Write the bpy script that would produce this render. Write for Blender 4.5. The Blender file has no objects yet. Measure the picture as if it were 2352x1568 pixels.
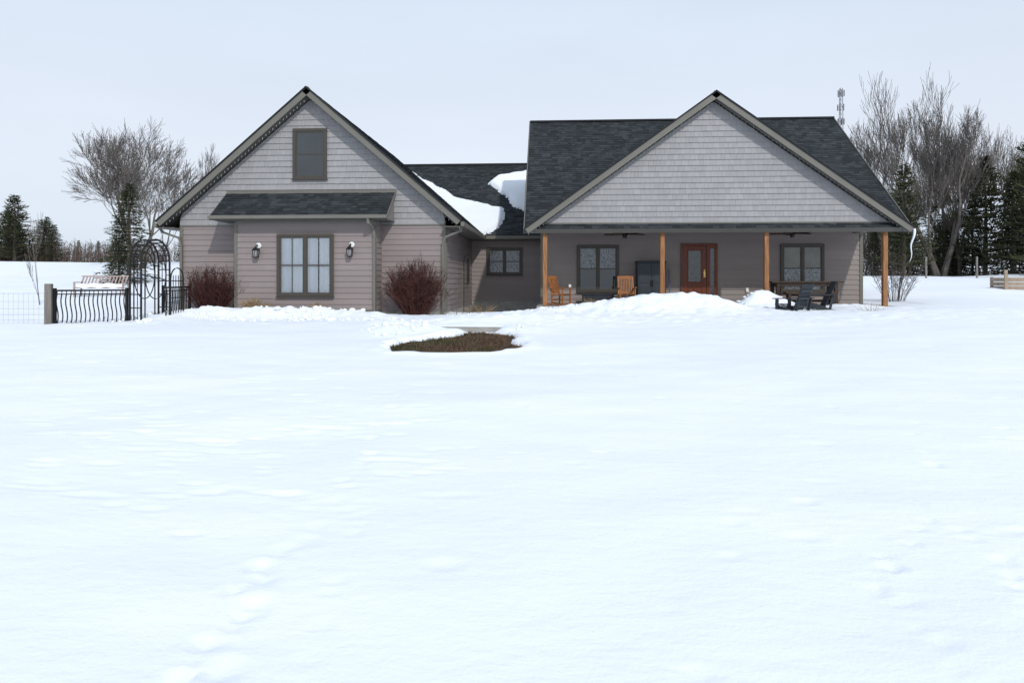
import bpy, math, random
import numpy as np
from mathutils import Vector, noise
random.seed(7)
R=random.Random(11)
scene=bpy.context.scene
COL=scene.collection

# ---------------------------------------------------------------- materials
def mat(name,c1,c2=None,rough=0.8,nscale=3.0,namt=0.15,bump=0.0,bscale=30.0,spec=0.3,ior=None,stretch=(1,1,1),metal=0.0,dirt=0.0):
    m=bpy.data.materials.new(name); m.use_nodes=True
    nt=m.node_tree; N=nt.nodes; L=nt.links
    b=N['Principled BSDF']
    b.inputs['Roughness'].default_value=rough
    b.inputs['Specular IOR Level'].default_value=spec
    b.inputs['Metallic'].default_value=metal
    if ior: b.inputs['IOR'].default_value=ior
    if c2 is None: c2=c1
    at=N.new('ShaderNodeAttribute'); at.attribute_name='var'
    mx=N.new('ShaderNodeMix'); mx.data_type='RGBA'
    mx.inputs[6].default_value=(*c1,1); mx.inputs[7].default_value=(*c2,1)
    L.new(at.outputs['Fac'],mx.inputs[0])
    tc=N.new('ShaderNodeTexCoord'); mp=N.new('ShaderNodeMapping')
    mp.inputs['Scale'].default_value=stretch
    L.new(tc.outputs['Object'],mp.inputs[0])
    nz=N.new('ShaderNodeTexNoise'); nz.inputs['Scale'].default_value=nscale; nz.inputs['Detail'].default_value=6
    L.new(mp.outputs[0],nz.inputs['Vector'])
    mr=N.new('ShaderNodeMapRange'); mr.inputs[1].default_value=0.3; mr.inputs[2].default_value=0.7
    mr.inputs[3].default_value=1-namt; mr.inputs[4].default_value=1+namt
    L.new(nz.outputs['Fac'],mr.inputs[0])
    last=mr.outputs[0]
    if dirt>0:   # broad weathering variation
        n3=N.new('ShaderNodeTexNoise'); n3.inputs['Scale'].default_value=.45; n3.inputs['Detail'].default_value=4
        L.new(tc.outputs['Object'],n3.inputs['Vector'])
        m3=N.new('ShaderNodeMapRange'); m3.inputs[1].default_value=.3; m3.inputs[2].default_value=.7; m3.inputs[3].default_value=1-dirt; m3.inputs[4].default_value=1+dirt
        L.new(n3.outputs['Fac'],m3.inputs[0])
        mm=N.new('ShaderNodeMath'); mm.operation='MULTIPLY'; L.new(last,mm.inputs[0]); L.new(m3.outputs[0],mm.inputs[1]); last=mm.outputs[0]
    ml=N.new('ShaderNodeVectorMath'); ml.operation='SCALE'
    L.new(mx.outputs[2],ml.inputs[0]); L.new(last,ml.inputs['Scale'])
    L.new(ml.outputs[0],b.inputs['Base Color'])
    if bump>0:
        n2=N.new('ShaderNodeTexNoise'); n2.inputs['Scale'].default_value=bscale; n2.inputs['Detail'].default_value=5
        L.new(mp.outputs[0],n2.inputs['Vector'])
        bp=N.new('ShaderNodeBump'); bp.inputs['Strength'].default_value=bump; bp.inputs['Distance'].default_value=0.02
        L.new(n2.outputs['Fac'],bp.inputs['Height']); L.new(bp.outputs[0],b.inputs['Normal'])
    return m

M_siding=mat('vinyl_siding',(0.228,0.192,0.188),(0.248,0.210,0.204),rough=0.55,nscale=1.2,namt=0.05,bump=0.12,bscale=60,stretch=(0.2,1,3),dirt=.05)
M_siding2=mat('vinyl_siding_porch',(0.235,0.202,0.190),(0.255,0.220,0.206),rough=0.55,nscale=1.2,namt=0.05,bump=0.12,bscale=60,stretch=(0.2,1,3),dirt=.05)
M_shake=mat('shake_siding',(0.272,0.269,0.276),(0.305,0.302,0.309),rough=0.7,nscale=10,namt=0.05,bump=0.15,bscale=50,stretch=(5,1,0.5),dirt=.05)
M_roof=mat('asphalt_shingles',(0.024,0.028,0.032),(0.050,0.058,0.064),rough=0.9,nscale=40,namt=0.35,bump=0.5,bscale=150,spec=0.15,dirt=.12)
M_trim=mat('painted_trim',(0.145,0.140,0.122),rough=0.5,nscale=2,namt=0.06)
M_soffit=mat('soffit_metal',(0.10,0.095,0.085),rough=0.6,namt=0.05)
M_edge=mat('roof_edge',(0.02,0.022,0.025),rough=0.9,bump=0.3)
M_frame=mat('bronze_window_frame',(0.060,0.053,0.044),rough=0.4,namt=0.06)
M_glass=mat('window_glass',(0.018,0.024,0.028),rough=0.03,namt=0.2,nscale=1.0,spec=0.5,ior=1.8)
M_black=mat('black_metal',(0.010,0.010,0.011),rough=0.45,namt=0.1)
M_cedar=mat('cedar_wood',(0.27,0.125,0.052),(0.31,0.150,0.066),rough=0.65,nscale=6,namt=0.4,bump=0.3,bscale=14,stretch=(6,6,0.5))
M_chair=mat('oiled_wood',(0.28,0.105,0.034),(0.34,0.14,0.048),rough=0.45,nscale=8,namt=0.2)
M_door=mat('mahogany_door',(0.125,0.032,0.016),(0.16,0.046,0.023),rough=0.4,nscale=6,namt=0.25,stretch=(6,6,0.6))
M_darkwood=mat('dark_stained_wood',(0.035,0.022,0.016),(0.055,0.035,0.025),rough=0.6,nscale=8,namt=0.25)
M_charcoal=mat('charcoal_plastic',(0.022,0.027,0.034),(0.030,0.036,0.045),rough=0.5,namt=0.08)
M_cab=mat('cabinet_plastic',(0.033,0.042,0.053),rough=0.45,namt=0.06)
M_conc=mat('concrete',(0.33,0.32,0.30),rough=0.9,nscale=5,namt=0.2,bump=0.4,bscale=40)
M_white=mat('white_plastic',(0.75,0.75,0.74),rough=0.4,namt=0.02)
M_bark=mat('bare_bark',(0.105,0.092,0.082),(0.17,0.152,0.14),rough=0.9,nscale=4,namt=0.3)
M_barkd=mat('dark_bark',(0.09,0.075,0.062),(0.13,0.11,0.09),rough=0.9,nscale=4,namt=0.3)
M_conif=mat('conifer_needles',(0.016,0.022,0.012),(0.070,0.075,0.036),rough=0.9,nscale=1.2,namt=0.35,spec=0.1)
M_twig=mat('shrub_twigs',(0.045,0.018,0.016),(0.115,0.046,0.038),rough=0.8,nscale=6,namt=0.25)
M_brush=mat('brush_twigs',(0.075,0.05,0.042),(0.13,0.095,0.08),rough=0.9,nscale=2,namt=0.3)
M_grassd=mat('dry_grass',(0.30,0.20,0.10),(0.42,0.31,0.17),rough=0.9,nscale=5,namt=0.3)
M_grass=mat('thawed_turf',(0.060,0.050,0.024),(0.085,0.090,0.030),rough=0.95,nscale=3,namt=0.5)
M_soil=mat('wet_soil',(0.040,0.028,0.020),(0.06,0.045,0.03),rough=0.9,nscale=6,namt=0.5,bump=0.8,bscale=25)
M_greywood=mat('weathered_wood',(0.17,0.155,0.14),(0.24,0.22,0.20),rough=0.9,nscale=5,namt=0.25,bump=0.4,stretch=(4,4,0.4))
M_tanwood=mat('pale_wood',(0.28,0.215,0.16),(0.34,0.27,0.21),rough=0.85,nscale=5,namt=0.2)
M_redwood=mat('weathered_bench_wood',(0.30,0.22,0.20),(0.40,0.32,0.30),rough=0.8,namt=0.2)
M_galv=mat('galvanised_wire',(0.28,0.28,0.28),rough=0.5,metal=0.6)
M_curtain=mat('curtain_fabric',(0.84,0.86,0.88),rough=0.9,nscale=2,namt=0.04)
M_blue=mat('blue_handle',(0.02,0.12,0.35),rough=0.4)
M_brass=mat('brass',(0.5,0.33,0.12),rough=0.3,metal=1.0)

def snow_mat():
    m=bpy.data.materials.new('snow'); m.use_nodes=True
    nt=m.node_tree;N=nt.nodes;L=nt.links;b=N['Principled BSDF']
    b.inputs['Roughness'].default_value=0.75; b.inputs['Specular IOR Level'].default_value=0.2
    tc=N.new('ShaderNodeTexCoord')
    n0=N.new('ShaderNodeTexNoise'); n0.inputs['Scale'].default_value=.5; n0.inputs['Detail'].default_value=6
    mp0=N.new('ShaderNodeMapping'); mp0.inputs['Scale'].default_value=(1,2.5,1)
    L.new(tc.outputs['Object'],mp0.inputs[0]); L.new(mp0.outputs[0],n0.inputs['Vector'])
    rr=N.new('ShaderNodeValToRGB'); e=rr.color_ramp.elements
    e[0].position=.35; e[0].color=(0.785,0.830,0.895,1); e[1].position=.65; e[1].color=(0.825,0.860,0.910,1)
    L.new(n0.outputs['Fac'],rr.inputs[0]); L.new(rr.outputs[0],b.inputs['Base Color'])
    prev=None
    for s,d,st in ((1.1,0.026,(1,2.4,1)),(7,0.010,(1,1.8,1)),(45,0.004,(1,1,1))):
        mp=N.new('ShaderNodeMapping'); mp.inputs['Scale'].default_value=st
        L.new(tc.outputs['Object'],mp.inputs[0])
        n=N.new('ShaderNodeTexNoise'); n.inputs['Scale'].default_value=s; n.inputs['Detail'].default_value=4
        L.new(mp.outputs[0],n.inputs['Vector'])
        bp=N.new('ShaderNodeBump'); bp.inputs['Strength'].default_value=0.6; bp.inputs['Distance'].default_value=d
        L.new(n.outputs['Fac'],bp.inputs['Height'])
        if prev: L.new(prev.outputs[0],bp.inputs['Normal'])
        prev=bp
    L.new(prev.outputs[0],b.inputs['Normal'])
    return m
M_snow=snow_mat()

def clear_glass():
    m=bpy.data.materials.new('clear_glass'); m.use_nodes=True
    nt=m.node_tree;N=nt.nodes;L=nt.links; N.remove(N['Principled BSDF'])
    t=N.new('ShaderNodeBsdfTransparent'); t.inputs[0].default_value=(0.95,0.97,0.98,1)
    g=N.new('ShaderNodeBsdfGlossy'); g.inputs['Roughness'].default_value=0.03
    f=N.new('ShaderNodeFresnel'); f.inputs[0].default_value=1.5
    x=N.new('ShaderNodeMixShader'); L.new(f.outputs[0],x.inputs[0]); L.new(t.outputs[0],x.inputs[1]); L.new(g.outputs[0],x.inputs[2])
    L.new(x.outputs[0],N['Material Output'].inputs[0]); return m
M_clear=clear_glass()

def etched_glass(name,k=1.0,sc=5):
    m=bpy.data.materials.new(name); m.use_nodes=True
    nt=m.node_tree;N=nt.nodes;L=nt.links;b=N['Principled BSDF']
    b.inputs['Roughness'].default_value=0.12; b.inputs['IOR'].default_value=1.7
    tc=N.new('ShaderNodeTexCoord'); mp=N.new('ShaderNodeMapping'); mp.inputs['Scale'].default_value=(1,1,0.6)
    L.new(tc.outputs['Object'],mp.inputs[0])
    w=N.new('ShaderNodeTexVoronoi'); w.feature='DISTANCE_TO_EDGE'; w.inputs['Scale'].default_value=sc
    n=N.new('ShaderNodeTexNoise'); n.inputs['Scale'].default_value=3
    L.new(mp.outputs[0],n.inputs['Vector'])
    a=N.new('ShaderNodeVectorMath'); a.operation='MULTIPLY_ADD'; a.inputs[1].default_value=(0.5,0.5,0.5)
    L.new(n.outputs['Color'],a.inputs[0]); L.new(mp.outputs[0],a.inputs[2]); L.new(a.outputs[0],w.inputs['Vector'])
    r=N.new('ShaderNodeValToRGB'); e=r.color_ramp.elements
    e[0].position=0.0; e[0].color=(0.02,0.025,0.03,1); e[1].position=0.10; e[1].color=(0.28*k,0.32*k,0.35*k,1)
    e2=e.new(0.26); e2.color=(0.09*k,0.115*k,0.14*k,1)
    L.new(w.outputs['Distance'],r.inputs[0]); L.new(r.outputs[0],b.inputs['Base Color'])
    return m
M_etch=etched_glass('leaded_glass',.72)
M_etchd=etched_glass('door_leaded_glass',.30,9)

# ---------------------------------------------------------------- mesh builder
class MB:
    def __init__(s): s.v=[];s.f=[];s.var=[]
    def face(s,pts,var=0.0):
        i=len(s.v); s.v.extend([tuple(p) for p in pts]); s.f.append(tuple(range(i,i+len(pts)))); s.var.append(var)
    def hexa(s,p,var=None):
        if var is None: var=R.random()
        i=len(s.v); s.v.extend([tuple(q) for q in p])
        for q in ((3,2,1,0),(4,5,6,7),(0,1,5,4),(1,2,6,5),(2,3,7,6),(3,0,4,7)):
            s.f.append(tuple(i+k for k in q)); s.var.append(var)
    def box(s,x0,x1,y0,y1,z0,z1,var=None):
        s.hexa([(x0,y0,z0),(x1,y0,z0),(x1,y1,z0),(x0,y1,z0),(x0,y0,z1),(x1,y0,z1),(x1,y1,z1),(x0,y1,z1)],var)
    def beam(s,p,q,w,h,up=(0,0,1),var=None):
        p=Vector(p);q=Vector(q);d=(q-p).normalized();up=Vector(up)
        if abs(d.dot(up))>0.98: up=Vector((0,1,0)) if abs(d.y)<0.9 else Vector((1,0,0))
        a=d.cross(up).normalized();b=a.cross(d).normalized()
        a=a*w/2;b=b*h/2
        s.hexa([p-a-b,p+a-b,p+a+b,p-a+b,q-a-b,q+a-b,q+a+b,q-a+b],var)
    def tube(s,pts,rad,n=6,var=None,cap=True):
        if var is None: var=R.random()
        pts=[Vector(p) for p in pts]
        if not isinstance(rad,(list,tuple)): rad=[rad]*len(pts)
        rings=[]
        ref=Vector((0.3,0.9,0.31)).normalized()
        for k,p in enumerate(pts):
            d=(pts[min(k+1,len(pts)-1)]-pts[max(k-1,0)])
            if d.length<1e-9: d=Vector((0,0,1))
            d.normalize()
            a=d.cross(ref)
            if a.length<0.05: a=d.cross(Vector((1,0,0)))
            a.normalize(); b=d.cross(a)
            i=len(s.v)
            for j in range(n):
                t=2*math.pi*j/n
                s.v.append(tuple(p+(a*math.cos(t)+b*math.sin(t))*rad[k]))
            rings.append(i)
        for k in range(len(pts)-1):
            for j in range(n):
                s.f.append((rings[k]+j,rings[k]+(j+1)%n,rings[k+1]+(j+1)%n,rings[k+1]+j)); s.var.append(var)
        if cap and n>3:
            s.f.append(tuple(rings[0]+j for j in range(n))[::-1]); s.var.append(var)
            s.f.append(tuple(rings[-1]+j for j in range(n))); s.var.append(var)
    def obj(s,name,m,parent=None,loc=None,rz=0,bevel=0,smooth=False):
        me=bpy.data.meshes.new(name); me.from_pydata(s.v,[],s.f)
        at=me.attributes.new('var','FLOAT','FACE'); at.data.foreach_set('value',[float(x) for x in s.var])
        me.materials.append(m); me.update()
        if smooth: me.polygons.foreach_set('use_smooth',[True]*len(me.polygons))
        o=bpy.data.objects.new(name,me); COL.objects.link(o)
        if parent: o.parent=parent
        if loc: o.location=loc
        o.rotation_euler[2]=rz
        if bevel:
            b=o.modifiers.new('bevel','BEVEL'); b.width=bevel; b.segments=2; b.limit_method='ANGLE'
        return o
def empty(name,loc=(0,0,0),rz=0):
    e=bpy.data.objects.new(name,None); COL.objects.link(e); e.location=loc; e.rotation_euler[2]=rz; e.empty_display_size=0.2; return e

def field(mb,O,U,V,N,v0,v1,exp,ur,tmin,tmax,thick,gap=0.004,jit=0.0,cl=0):
    O=Vector(O);U=Vector(U).normalized();V=Vector(V).normalized();N=Vector(N).normalized()
    v=v0
    while v<v1-0.01:
        vt=min(v+exp,v1); a0,b0=ur(v); a1,b1=ur(vt)
        lo=min(a0,a1); hi=max(b0,b1); u=lo-R.random()*tmax*0.9
        while u<hi:
            w=R.uniform(tmin,tmax); ue=min(u+w,hi)
            l0=min(max(u,a0),b0);r0=max(min(ue-gap,b0),a0);l1=min(max(u,a1),b1);r1=max(min(ue-gap,b1),a1)
            if r0-l0>0.002 or r1-l1>0.002:
                t=thick*(1+R.uniform(-jit,jit)); vl=v+ (R.uniform(-jit,jit)*0.012)
                A=O+U*l0+V*vl+N*t;B=O+U*r0+V*vl+N*t;C=O+U*r1+V*vt+N*0.002;D=O+U*l1+V*vt+N*0.002
                A2=O+U*l0+V*vl;B2=O+U*r0+V*vl
                var=R.random()
                if cl: var=var**cl
                mb.face([A,B,C,D],var); mb.face([A2,B2,B,A],var)
                mb.face([A2,A,D],var); mb.face([B,B2,C],var)
            u=ue if ue>u else hi
            if ue>=hi: break
        v=vt

def sstep(a,b,x):
    t=min(1,max(0,(x-a)/(b-a))); return t*t*(3-2*t)

# ================================================================ TERRAIN
PATCH=[(-3.15,12.5),(-2.85,12.0),(-1.9,11.8),(-1.1,11.85),(-0.55,12.4),(-0.52,13.1),(-0.8,13.6),(-0.7,14.3),(-0.95,15.4),(-1.9,15.6),(-2.15,14.6),(-2.75,13.9),(-3.15,13.2)]
def poly_sd(poly,x,y):
    ins=False; d=1e9; n=len(poly)
    for i in range(n):
        x1,y1=poly[i];x2,y2=poly[(i+1)%n]
        if (y1>y)!=(y2>y) and x<(x2-x1)*(y-y1)/(y2-y1)+x1: ins=not ins
        dx=x2-x1;dy=y2-y1;t=max(0,min(1,((x-x1)*dx+(y-y1)*dy)/(dx*dx+dy*dy)))
        d=min(d,math.hypot(x-x1-t*dx,y-y1-t*dy))
    return d if ins else -d
MOUNDS=[(3.7,19.8,0.45,0.85,0.55),(4.6,19.5,0.26,0.55,0.6),(2.5,19.9,0.32,0.9,0.5),(1.4,20.1,0.20,0.9,0.5),(0.2,20.0,0.13,0.9,0.6),(2.4,18.5,0.12,3.2,1.4),(-0.9,19.2,0.07,1.0,0.8),
 (6.12,20.7,0.56,0.55,0.40),(5.9,19.9,0.10,1.0,0.8),(6.9,20.7,0.16,0.6,0.35),(8.8,20.8,0.12,0.8,0.35),
 (-12.2,16.6,0.03,1.2,0.7),(-9.7,18.6,0.18,0.5,0.5),(-8.6,18.9,0.22,0.9,0.4),(-7.3,18.9,0.17,0.9,0.4),(-6.0,18.8,0.15,0.9,0.45),(-10.4,18.0,0.16,0.6,0.6),
 (-4.9,18.4,0.10,0.7,0.5),(-3.9,16.2,0.12,0.6,0.7),(-3.6,15.0,0.12,0.45,0.5),(-2.7,14.9,0.09,0.45,0.4),(-0.6,15.9,0.06,0.5,0.5),(-2.2,17.3,0.10,1.4,0.5),(-0.4,17.5,0.06,1.2,1.0)]
PRINTS=[]
def trail(pts,n,r,dep,jx):
    for i in range(n):
        t=(i+R.uniform(-.3,.3))/(n-1)*(len(pts)-1); t=max(0,min(len(pts)-1.001,t)); k=min(int(t),len(pts)-2); f=t-k
        x=pts[k][0]*(1-f)+pts[k+1][0]*f+R.uniform(-jx,jx); y=pts[k][1]*(1-f)+pts[k+1][1]*f
        PRINTS.append((x,y,r*R.uniform(0.5,1.4),r*R.uniform(0.7,2.0),dep*R.uniform(0.35,1.2)))
trail([(-1.42,2.5),(-1.39,2.76),(-1.57,3.4),(-1.39,4.05),(-1.6,5.65),(-1.8,8.0)],22,0.055,0.020,0.08)
trail([(-1.0,2.6),(-1.05,3.2),(-1.2,3.9),(-1.3,4.6)],16,0.03,0.009,0.03)
trail([(1.75,2.6),(1.62,3.26),(1.7,3.7),(2.2,4.24),(2.9,5.4),(3.6,7)],18,0.034,0.021,0.10)
trail([(2.2,3.2),(2.3,3.55),(2.45,4.0),(2.5,4.6)],8,0.032,0.020,0.05)
trail([(0.3,2.3),(0.6,3.1),(1.2,4.4),(2.2,6.4),(4,9)],9,0.035,0.015,0.15)
for i in range(150):
    y=R.uniform(3.5,15); x=R.uniform(-0.8,0.8)*y
    PRINTS.append((x,y,R.uniform(0.04,0.12),R.uniform(0.02,0.07),R.uniform(0.003,0.012)))
for i in range(220):
    y=R.uniform(4.5,11); x=R.uniform(-0.8,-0.15)*y
    PRINTS.append((x,y,R.uniform(0.06,0.26),R.uniform(0.02,0.06),R.uniform(0.004,0.012)))
pgrid={}
for p in PRINTS:
    pgrid.setdefault((int(math.floor(p[0])),int(math.floor(p[1]))),[]).append(p)

def hbase(x,y):
    if y<0: z=-0.85+0.02*y
    elif y<19: z=-0.85+0.034*y
    else: z=-0.204
    z+=0.22*sstep(3,11,x)*sstep(9,20,y)
    wr=sstep(8,14,x); wl=1-sstep(-14,-10,x)
    if y>19:
        z+=wr*(1.10*sstep(20,46,y))
        z+=wl*(0.85*sstep(18,33,y)+1.55*sstep(31,48,y))
        z+=(1-wr)*(1-wl)*1.0*sstep(34,50,y)
    z+=16*sstep(42,78,x-0.0)*sstep(66,140,y)
    z+=3*sstep(100,300,y)
    return z
def height(x,y,detail=True):
    z=hbase(x,y)
    if y<60: z+=0.05*noise.noise(Vector((x*0.35,y*0.5,1.3)))+0.014*noise.noise(Vector((x*1.3,y*1.9,4.3)))
    else: z+=0.5*noise.noise(Vector((x*0.03,y*0.03,2)))
    if 20<y<60 and abs(x)>12: z+=sstep(20,30,y)*0.22*noise.noise(Vector((x*.16,y*.28,8)))
    if 9<y<24 and -15<x<13:
        m=0
        for (mx,my,a,sx,sy) in MOUNDS:
            dx=(x-mx)/sx;dy=(y-my)/sy;q=dx*dx+dy*dy
            if q<9: m+=a*math.exp(-q*0.7)
        z+=m
        k=sstep(15.2,17.2,y)*(1-sstep(21,22,y))
        k=max(k*0.35,min(1,m*6))*sstep(13.5,15,y)
        nn=noise.noise(Vector((x*3.0,y*3.0,0.5)));n2=noise.noise(Vector((x*8,y*8,2.5)))
        z+=k*(0.09*abs(nn)+0.05*n2*max(0,nn+0.3))
    if 11<y<16.5 and -4<x<0.5:
        sd=poly_sd(PATCH,x,y)+0.13*noise.noise(Vector((x*3.5,y*3.5,7)))
        z-=0.15*sstep(-0.03,0.06,sd)
        z+=0.03*math.exp(-((sd+0.12)/0.12)**2)
    if 15<y<17 and -4<x<0:
        z-=0.10*sstep(-3.35,-3.1,x)*(1-sstep(-1.35,-1.1,x))*sstep(15.3,15.5,y)*(1-sstep(16.1,16.35,y))
    k=sstep(-11.6,-11.0,x)*(1-sstep(10.3,10.7,x))*sstep(21.6,22.0,y)*(1-sstep(31,32,y))
    z-=k*0.5
    if 1<y<17:
        gx=int(math.floor(x));gy=int(math.floor(y))
        for ix in (gx-1,gx,gx+1):
            for iy in (gy-1,gy,gy+1):
                for p in pgrid.get((ix,iy),()):
                    dx=(x-p[0])/p[2];dy=(y-p[1])/p[3];q=dx*dx+dy*dy
                    if q<5: z+=p[4]*(-math.exp(-q*q*0.9)+0.30*math.exp(-((q-2.2)**2)*1.2))
    return z

def axis(lo,hi,step,flo,fhi,g=1.13):
    a=list(np.arange(lo,hi+1e-6,step)); s=step
    r=[];x=a[-1]
    while x<fhi: s*=g; x+=s; r.append(x)
    l=[];x=a[0];s=step
    while x>flo: s*=g; x-=s; l.append(x)
    return l[::-1]+a+r
xs=axis(-14,13,0.05,-450,450)
ys=list(np.arange(1.6,7,0.028))+axis(7,21.6,0.05,6.99,700)[1:]
ys=[-60,-30,-15,-8,-4,-2,-1,0,0.6,1.1]+ys
nx=len(xs);ny=len(ys)
verts=[(x,y,height(x,y)) for y in ys for x in xs]
faces=[(j*nx+i,j*nx+i+1,(j+1)*nx+i+1,(j+1)*nx+i) for j in range(ny-1) for i in range(nx-1)]
me=bpy.data.meshes.new('snowy_ground'); me.from_pydata(verts,[],faces); me.polygons.foreach_set('use_smooth',[True]*len(faces))
me.materials.append(M_snow); me.update()
o=bpy.data.objects.new('snowy_ground',me); COL.objects.link(o)
del verts,faces

# clods of shovelled snow lying on the banks
ICO=[(0,0,1),(.89,0,.45),(.28,.85,.45),(-.72,.53,.45),(-.72,-.53,.45),(.28,-.85,.45),(.72,.53,-.45),(-.28,.85,-.45),(-.89,0,-.45),(-.28,-.85,-.45),(.72,-.53,-.45),(0,0,-1)]
IF=[(0,1,2),(0,2,3),(0,3,4),(0,4,5),(0,5,1),(1,6,2),(2,7,3),(3,8,4),(4,9,5),(5,10,1),(2,6,7),(3,7,8),(4,8,9),(5,9,10),(1,10,6),(6,11,7),(7,11,8),(8,11,9),(9,11,10),(10,11,6)]
mb=MB()
def clod(x,y,r):
    z=height(x,y)+r*.25; i=len(mb.v)
    sx,sy,sz=R.uniform(.7,1.4),R.uniform(.7,1.3),R.uniform(.5,.9)
    for v in ICO:
        k=R.uniform(.75,1.25)*r; mb.v.append((x+v[0]*k*sx,y+v[1]*k*sy,z+v[2]*k*sz))
    for f in IF: mb.f.append(tuple(i+q for q in f)); mb.var.append(0)
for n_,x0,x1,y0,y1,r0,r1 in ((320,-11.5,-4.6,17.3,18.9,.03,.12),(90,-11.6,-10.2,16.6,18.4,.03,.12),(90,-4.4,-2.6,14.2,17.0,.03,.12),(30,-1.3,-.3,14.6,17,.025,.07),(60,-3.2,2.0,18.6,20.4,.025,.07),(40,5.3,6.8,20.0,20.8,.03,.08)):
    for i in range(n_):
        x=R.uniform(x0,x1);y=R.uniform(y0,y1)
        if noise.noise(Vector((x*1.3,y*1.3,5)))>-.1 and poly_sd(PATCH,x,y)<-.1: clod(x,y,r0+(r1-r0)*R.random()**2.2)
ob=mb.obj('snow_clods',M_snow,smooth=True); sm=ob.modifiers.new('sub','SUBSURF'); sm.levels=1; sm.render_levels=1

# thawed patch of turf inside the hollow in the snow
def soilz(a,b): return hbase(a,b)-0.075+0.035*noise.noise(Vector((a*5,b*5,0)))+0.05*noise.noise(Vector((a*.35,b*.5,1.3)))
mb=MB()
g=0.07
for ix in range(int(3.1/g)):
    for iy in range(int(4.4/g)):
        x=-3.4+ix*g;y=11.6+iy*g
        if poly_sd(PATCH,x,y)>-0.12:
            f=lambda a,b:(a,b,soilz(a,b))
            mb.face([f(x,y),f(x+g,y),f(x+g,y+g),f(x,y+g)],R.random())
pt=empty('thawed_ground')
mb.obj('soil',M_soil,pt)
mb=MB();mb2=MB()
for i in range(11000):
    x=R.uniform(-3.2,-0.5);y=R.uniform(11.8,15.6)
    if poly_sd(PATCH,x,y)<-0.03: continue
    z=soilz(x,y)-.005; L=R.uniform(0.03,0.09); a=R.uniform(0,6.28); t=R.uniform(0.3,1.2)
    d=Vector((math.cos(a)*t,math.sin(a)*t,1)).normalized()*L; s=Vector((-math.sin(a),math.cos(a),0))*0.006
    p=Vector((x,y,z)); green=noise.noise(Vector((x*1.2,y*1.2,3)))+(-(x+2.3)*0.35)+R.uniform(-.25,.25)
    (mb if green>0.05 else mb2).face([p-s,p+s,p+d],R.random())
mb.obj('turf_blades',M_grass,pt); mb2.obj('dead_leaves',mat('dead_leaf',(0.085,0.05,0.032),(0.16,0.10,0.06),rough=.9),pt)

mb=MB(); mb.box(-3.3,-1.2,15.72,16.6,-0.6,-0.30)
mb.obj('stone_step',M_conc,None,bevel=0.02)

# ================================================================ HOUSE
H=empty('farmhouse')
lap=MB(); lapd=MB(); shake=MB(); roof=MB(); soff=MB(); trim=MB(); edge=MB(); conc=MB(); frame=MB(); core=MB()
EXP=.168; LT=.022
def lapwall(mb,x0,x1,y,z0,z1,exp=EXP):
    field(mb,(0,y,0),(1,0,0),(0,0,1),(0,-1,0),z0,z1,exp,lambda v:(x0,x1),2.4,4.2,LT,gap=0.0015)
# --- garage wing
GX0,GX1,GY=-11.50,-3.24,20.5
gc=-7.38; GZ=6.62; GE=2.62; GHW=4.66; gs=(GZ-GE)/GHW
core.box(GX0,GX1,GY+0.002,31,-0.6,2.62)
core.hexa([(GX0,GY+.002,2.62),(GX1,GY+.002,2.62),(GX1,31,2.62),(GX0,31,2.62),(gc-.01,GY+.002,6.1),(gc+.01,GY+.002,6.1),(gc+.01,31,6.1),(gc-.01,31,6.1)])
lapwall(lap,GX0,GX1,GY,-0.12,2.50)
field(lap,(GX1,0,0),(0,1,0),(0,0,1),(1,0,0),-0.12,2.6,EXP,lambda v:(GY,31),2.4,4.2,LT,gap=.0015)
field(lap,(GX0,0,0),(0,1,0),(0,0,1),(-1,0,0),-0.12,2.6,EXP,lambda v:(GY,31),2.4,4.2,LT,gap=.0015)
conc.box(GX0+.01,GX1-.0,GY-.004,GY+.1,-0.6,-0.12); conc.box(GX1,GX1+.006,GY,27,-0.6,-0.12)
def gab(v):
    hw=min((GZ-0.26-v)/gs,4.13); return (gc-max(hw,0.0),gc+max(hw,0.0))
SH=dict(tmin=.11,tmax=.22,thick=.028,gap=.003,jit=.10)
field(shake,(0,GY,0),(1,0,0),(0,0,1),(0,-1,0),2.52,6.33,0.178,gab,**SH)
trim.box(GX0,GX1,GY-.036,GY-.0,2.475,2.52)
for (a,b) in ((GX0-.02,GX0+.09),(GX1-.09,GX1+.02)): trim.box(a,b,GY-.036,GY+.1,-0.12,2.475)
trim.box(GX1+.002,GX1+.034,GY+.1,GY+.2,-.12,2.475)
def roofslope(xe,ze,xr_,zr,y0,y1fun,th=0.17):
    E=Vector((xe,0,ze));Rg=Vector((xr_,0,zr));V=(Rg-E);L=V.length;V.normalize()
    N=Vector((-V.z,0,V.x)); 
    if N.z<0:N=-N
    def yy(v): return (y0,y1fun(v/L))
    field(roof,E+N*0.004,(0,1,0),V,N,0,L,0.14,yy,0.18,0.34,0.012,gap=0.004,jit=0.4)
    a=Vector((xe,y0,ze));b=Vector((xr_,y0,zr));c=Vector((xr_,y1fun(1),zr));d=Vector((xe,y1fun(0),ze))
    soff.hexa([a-N*th,b-N*th,c-N*th,d-N*th,a,b,c,d],0)
    up=N
    pa=a+Vector((0,-0.02,0))-N*(0.105); pb=b+Vector((0,-0.02,0))-N*(0.105)
    trim.beam(pa-V*0.02,pb+V*0.05,0.034,0.175,up=N)
    edge.beam(a+Vector((0,-0.03,0))+N*0.002-V*0.03,b+Vector((0,-0.03,0))+N*0.002+V*0.01,0.09,0.035,up=N)
roofslope(gc-GHW,GE,gc,GZ,20.12,lambda t:31.4)
roofslope(gc+GHW,GE,gc,GZ,20.12,lambda t:31.4)
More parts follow.
